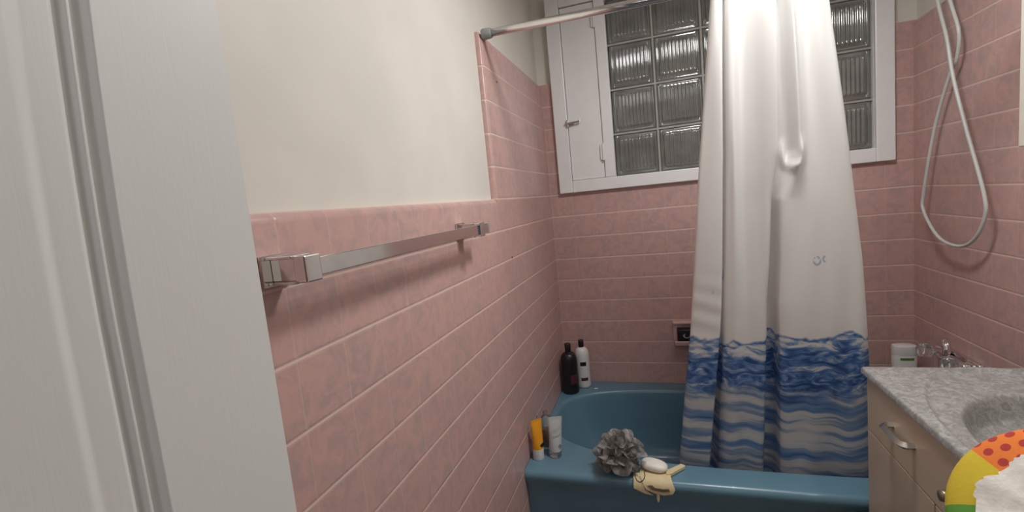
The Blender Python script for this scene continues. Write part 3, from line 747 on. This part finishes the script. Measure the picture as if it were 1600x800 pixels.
c = vobj('pull_handle', bm, m_dull); c['label'] = 'satin metal pull handle'
bm = BM(); tube(bm, [(fx - 0.014, -1.298, 0.694), (fx - 0.026, -1.298, 0.694), (fx - 0.030, -1.298, 0.694), (fx - 0.040, -1.298, 0.694)], [0.006, 0.006, 0.013, 0.010], 14)
c = vobj('knob', bm, m_brass, smooth=True); c['label'] = 'brown metal knob'
def counter_bm():
    bm = BM(); x0, x1, y0, y1, zt, th = 1.0305, W - 0.001, -1.765, -0.8700, 0.800, 0.018
    nx, ny = 130, 220; vs = []
    for j in range(ny + 1):
        row = []; y = y0 + (y1 - y0) * j / ny
        for i in range(nx + 1):
            x = x0 + (x1 - x0) * i / nx
            ro = sqrt(((x - 1.283) / 0.236) ** 2 + ((y + 1.305) / 0.428) ** 2)
            ri = sqrt(((x - 1.290) / 0.190) ** 2 + ((y + 1.305) / 0.270) ** 2)
            z = zt + 0.003 * exp(-((ro - 1.0) / 0.018) ** 2) - 0.006 * sst(1 - ro, 0.0, 0.05) - 0.006 * sst(1 - ro, 0.05, 0.4)
            if ri < 1.08: z -= 0.115 * (1 - 0.75 * max(0, min(1, ri / 1.08)) ** 3.0) * sst(1.08 - ri, 0, 0.11)
            e = min(x - x0, y1 - y, y - y0)
            if e < 0.004: z -= 0.004 - sqrt(max(0, 0.004 ** 2 - (0.004 - e) ** 2))
            row.append(bm.verts.new((x, y, z)))
        vs.append(row)
    for j in range(ny):
        for i in range(nx): bm.faces.new((vs[j][i], vs[j][i + 1], vs[j + 1][i + 1], vs[j + 1][i]))
    rim = [vs[0][i] for i in range(nx + 1)] + [vs[j][nx] for j in range(1, ny + 1)] + [vs[ny][i] for i in range(nx - 1, -1, -1)] + [vs[j][0] for j in range(ny - 1, 0, -1)]
    back = [bm.verts.new((v.co.x, v.co.y, zt - th)) for v in rim]; n = len(rim)
    for i in range(n): bm.faces.new((rim[(i + 1) % n], rim[i], back[i], back[(i + 1) % n]))
    # underside follows the bowl as a second skin, joined at the rim
    xs0, xs1, ys0, ys1 = 1.06, 1.515, -1.62, -0.99
    bmesh.ops.recalc_face_normals(bm, faces=bm.faces[:]); return bm
o = tag(obj('vanity_counter', counter_bm(), m_counter), 'speckled grey sink counter with oval moulded basin on the beige cabinet', 'sink counter'); autosmooth(o, 50)

# ------------------------------------------------------------------ tub tap on the right wall
fa = thing('tub_faucet', 'chrome tub faucet with clear acrylic knob on the right wall', 'faucet', (W, -0.33, 0.60))
bm = BM(); box(bm, (-0.020, -0.13, 0.010), (-0.0005, 0.13, 0.055), 0.006, 3); box(bm, (-0.05, -0.10, 0.018), (-0.02, 0.10, 0.046), 0.012, 4)
c = obj('valve_body', bm, m_chrome, fa); autosmooth(c, 50)
bm = BM(); tube(bm, catmull([(-0.030, 0.030, 0.040), (-0.034, 0.034, 0.070), (-0.038, 0.024, 0.090), (-0.046, 0.006, 0.092), (-0.052, -0.010, 0.076), (-0.056, -0.014, 0.050)], 7), [0.013] * 8 + [0.014] * 20 + [0.012] * 8, 16); c = obj('diverter_lever', bm, m_chrome, fa, smooth=True)
def knob(y):
    bm = BM()
    tube(bm, [(-0.048, y, 0.034), (-0.060, y, 0.036), (-0.062, y, 0.036), (-0.090, y, 0.042), (-0.098, y, 0.043)], [0.010, 0.010, 0.026, 0.029, 0.020], 8)
    obj('acrylic_knob', bm, m_clear, fa)
knob(0.075); knob(-0.085)

# ------------------------------------------------------------------ shower hose
hs = thing('shower_hose', 'white shower hose looping down the pink tile of the right wall', 'hose', (W, -0.35, 2.05))
HO = Vector((W, -0.35, 2.05))
hp = [(1.505, -0.270, 2.02), (1.490, -0.262, 1.96), (1.480, -0.275, 1.897), (1.478, -0.334, 1.753), (1.478, -0.370, 1.620), (1.478, -0.441, 1.443), (1.480, -0.527, 1.238), (1.482, -0.531, 1.159), (1.482, -0.478, 1.083), (1.482, -0.391, 1.053), (1.482, -0.276, 1.075), (1.482, -0.180, 1.164), (1.486, -0.172, 1.237), (1.496, -0.225, 1.470), (1.500, -0.304, 1.632), (1.500, -0.345, 1.680), (1.494, -0.368, 1.760), (1.490, -0.326, 1.876), (1.490, -0.310, 1.95), (1.492, -0.320, 2.03), (1.505, -0.35, 2.06)]
bm = BM(); tube(bm, [p - HO for p in catmull(hp, 10)], 0.0056, 12); obj('hose', bm, m_hose, hs, smooth=True)
bm = BM(); tube(bm, [Vector(p) - HO for p in ((W - 0.0005, -0.35, 2.06), (W - 0.012, -0.35, 2.06), (W - 0.014, -0.35, 2.06), (W - 0.05, -0.35, 2.06))], [0.03, 0.028, 0.013, 0.013], 20); tube(bm, [Vector(p) - HO for p in ((W - 0.0005, -0.27, 2.03), (W - 0.014, -0.27, 2.03), (W - 0.04, -0.27, 2.02))], [0.022, 0.018, 0.011], 16)
obj('wall_outlet', bm, m_chrome, hs, smooth=True)

# ------------------------------------------------------------------ mirrored cabinet at the right edge
mc = thing('medicine_cabinet', 'cream mirrored medicine cabinet above the sink counter, at the right edge', 'cabinet', (1.45, -1.2, 1.29))
MO = Vector((1.45, -1.2, 1.29))
bm = BM(); my1 = -0.8766; mx = 1.3605
box(bm, (mx + 0.012, -1.56, 1.36), (W + PB - 0.001, my1, 1.98), 0.004); bmesh.ops.translate(bm, verts=bm.verts[:], vec=-MO); obj('body', bm, m_cab, mc)
bm = BM()
for lo, hi in (((mx, my1 - 0.040, 1.36), (mx + 0.0115, my1, 1.98)), ((mx, -1.56, 1.36), (mx + 0.0115, -1.52, 1.98)), ((mx, -1.52, 1.36), (mx + 0.0115, my1 - 0.040, 1.40)), ((mx, -1.52, 1.94), (mx + 0.0115, my1 - 0.040, 1.98))): box(bm, lo, hi, 0.003)
bmesh.ops.translate(bm, verts=bm.verts[:], vec=-MO); obj('frame', bm, m_cab, mc)
bm = boxbm((mx + 0.003, -1.518, 1.402), (mx + 0.0112, my1 - 0.043, 1.938)); bmesh.ops.translate(bm, verts=bm.verts[:], vec=-MO); obj('mirror', bm, m_mirror, mc)

# ------------------------------------------------------------------ patchwork cushion and towel on the counter
CN = Vector((-0.649, -0.41, 0.641)).normalized()           # the way the cushion faces
CC = Vector((0.982, -1.640, 0.879)); CR, CT = 0.125, 0.036
ex = CN.cross(Vector((0, 0, 1))).normalized(); ey = CN.cross(ex)
CM = Matrix((ex, ey, CN)).transposed()
def lens(r, t): return t * (1 - min(1, r) ** 2.6) ** 0.5
bm = BM(); n = 64; rings = []
for k in range(14): r = (k + 0.4) / 14; r = min(1.0, r ** 0.8); rings.append([(CR * r * cos(2 * pi * i / n), CR * r * sin(2 * pi * i / n), -lens(r, CT)) for i in range(n)])
rings.append([(CR * cos(2 * pi * i / n), CR * sin(2 * pi * i / n), 0) for i in range(n)])
for k in range(13, -1, -1): r = ((k + 0.4) / 14) ** 0.8; rings.append([(CR * r * cos(2 * pi * i / n), CR * r * sin(2 * pi * i / n), lens(r, CT)) for i in range(n)])
loft(bm, rings, True, True)
cu = tag(obj('round_cushion', bm, m_cushion, smooth=True), 'round patchwork cushion in yellow, green and red-dotted orange beside the sink counter', 'cushion')
cu.matrix_world = Matrix.Translation(CC) @ CM.to_4x4()
hm = thing('laundry_hamper', 'white round laundry hamper under the patchwork cushion in front of the vanity', 'hamper', (0.890, -1.705, 0))
bm = BM(); lathe(bm, [(0.105, 0), (0.11, 0.004), (0.128, 0.70), (0.130, 0.705)], 48); c = obj('basket', bm, m_whitepl, hm); autosmooth(c, 40)
bm = BM(); lathe(bm, [(0.132, 0.7055), (0.133, 0.712), (0.128, 0.722), (0.06, 0.730), (0.0, 0.731)], 48); bmesh.ops.remove_doubles(bm, verts=bm.verts[:], dist=1e-5); c = obj('lid', bm, m_whitepl, hm); autosmooth(c, 40)
# towel over the cushion's face
bm = BM(); nr, na = 30, 160; top = []; rn = random.Random(3)
for k in range(nr + 1):
    row = []
    for i in range(na):
        a = 2 * pi * i / na
        edge = 0.074 + 0.002 * sin(3 * a + 1) - 0.012 * exp(-((a - radians(340)) / radians(16)) ** 2) + 0.0022 * (((i * 0.21 + 0.4 * sin(i * 0.31)) % 1.0) - 0.5) * 2
        r = edge * k / nr
        z = lens(r / CR, CT) + 0.003 + 0.0015 * sin(7 * a + 30 * r) * (k / nr) + 0.003 * exp(-((r * cos(a - 2.0) - 0.02) / 0.004) ** 2)
        row.append(bm.verts.new((r * cos(a), r * sin(a), z)))
    top.append(row)
for r, q in zip(top, top[1:]):
    for i in range(na): 
        f = (r[i], r[(i + 1) % na], q[(i + 1) % na], q[i])
        bm.faces.new(f)
bmesh.ops.remove_doubles(bm, verts=bm.verts[:], dist=0.00005)
bmesh.ops.recalc_face_normals(bm, faces=bm.faces[:])
r = bmesh.ops.extrude_face_region(bm, geom=bm.faces[:])
for g in r['geom']:
    if isinstance(g, bmesh.types.BMVert): g.co.z += 0.006
bmesh.ops.recalc_face_normals(bm, faces=bm.faces[:])
tw = tag(obj('white_towel', bm, m_towel), 'crumpled white towel with ruffled edge lying over the patchwork cushion', 'towel'); autosmooth(tw, 60)
tw.matrix_world = cu.matrix_world @ Matrix.Translation((0.0, 0.0, 0.0))

# ------------------------------------------------------------------ small chips in the left wall tile
for (y, z), lab in (((-0.736, 1.151), 'small dark screw hole in the pink tile right of the towel rail'), ((-0.713, 1.778), 'small dark chip in the pink tile under the curtain rod end'), ((-0.622, 0.485), 'small dark chip in the pink tile just above the orange tube')):
    bm = BM(); tube(bm, [(0.0002, 0, 0), (0.0012, 0, 0), (0.0016, 0, 0)], [0.0042, 0.0040, 0.0025], 10)
    tag(obj('tile_chip', bm, m_black, loc=(0, y, z)), lab, 'chip')
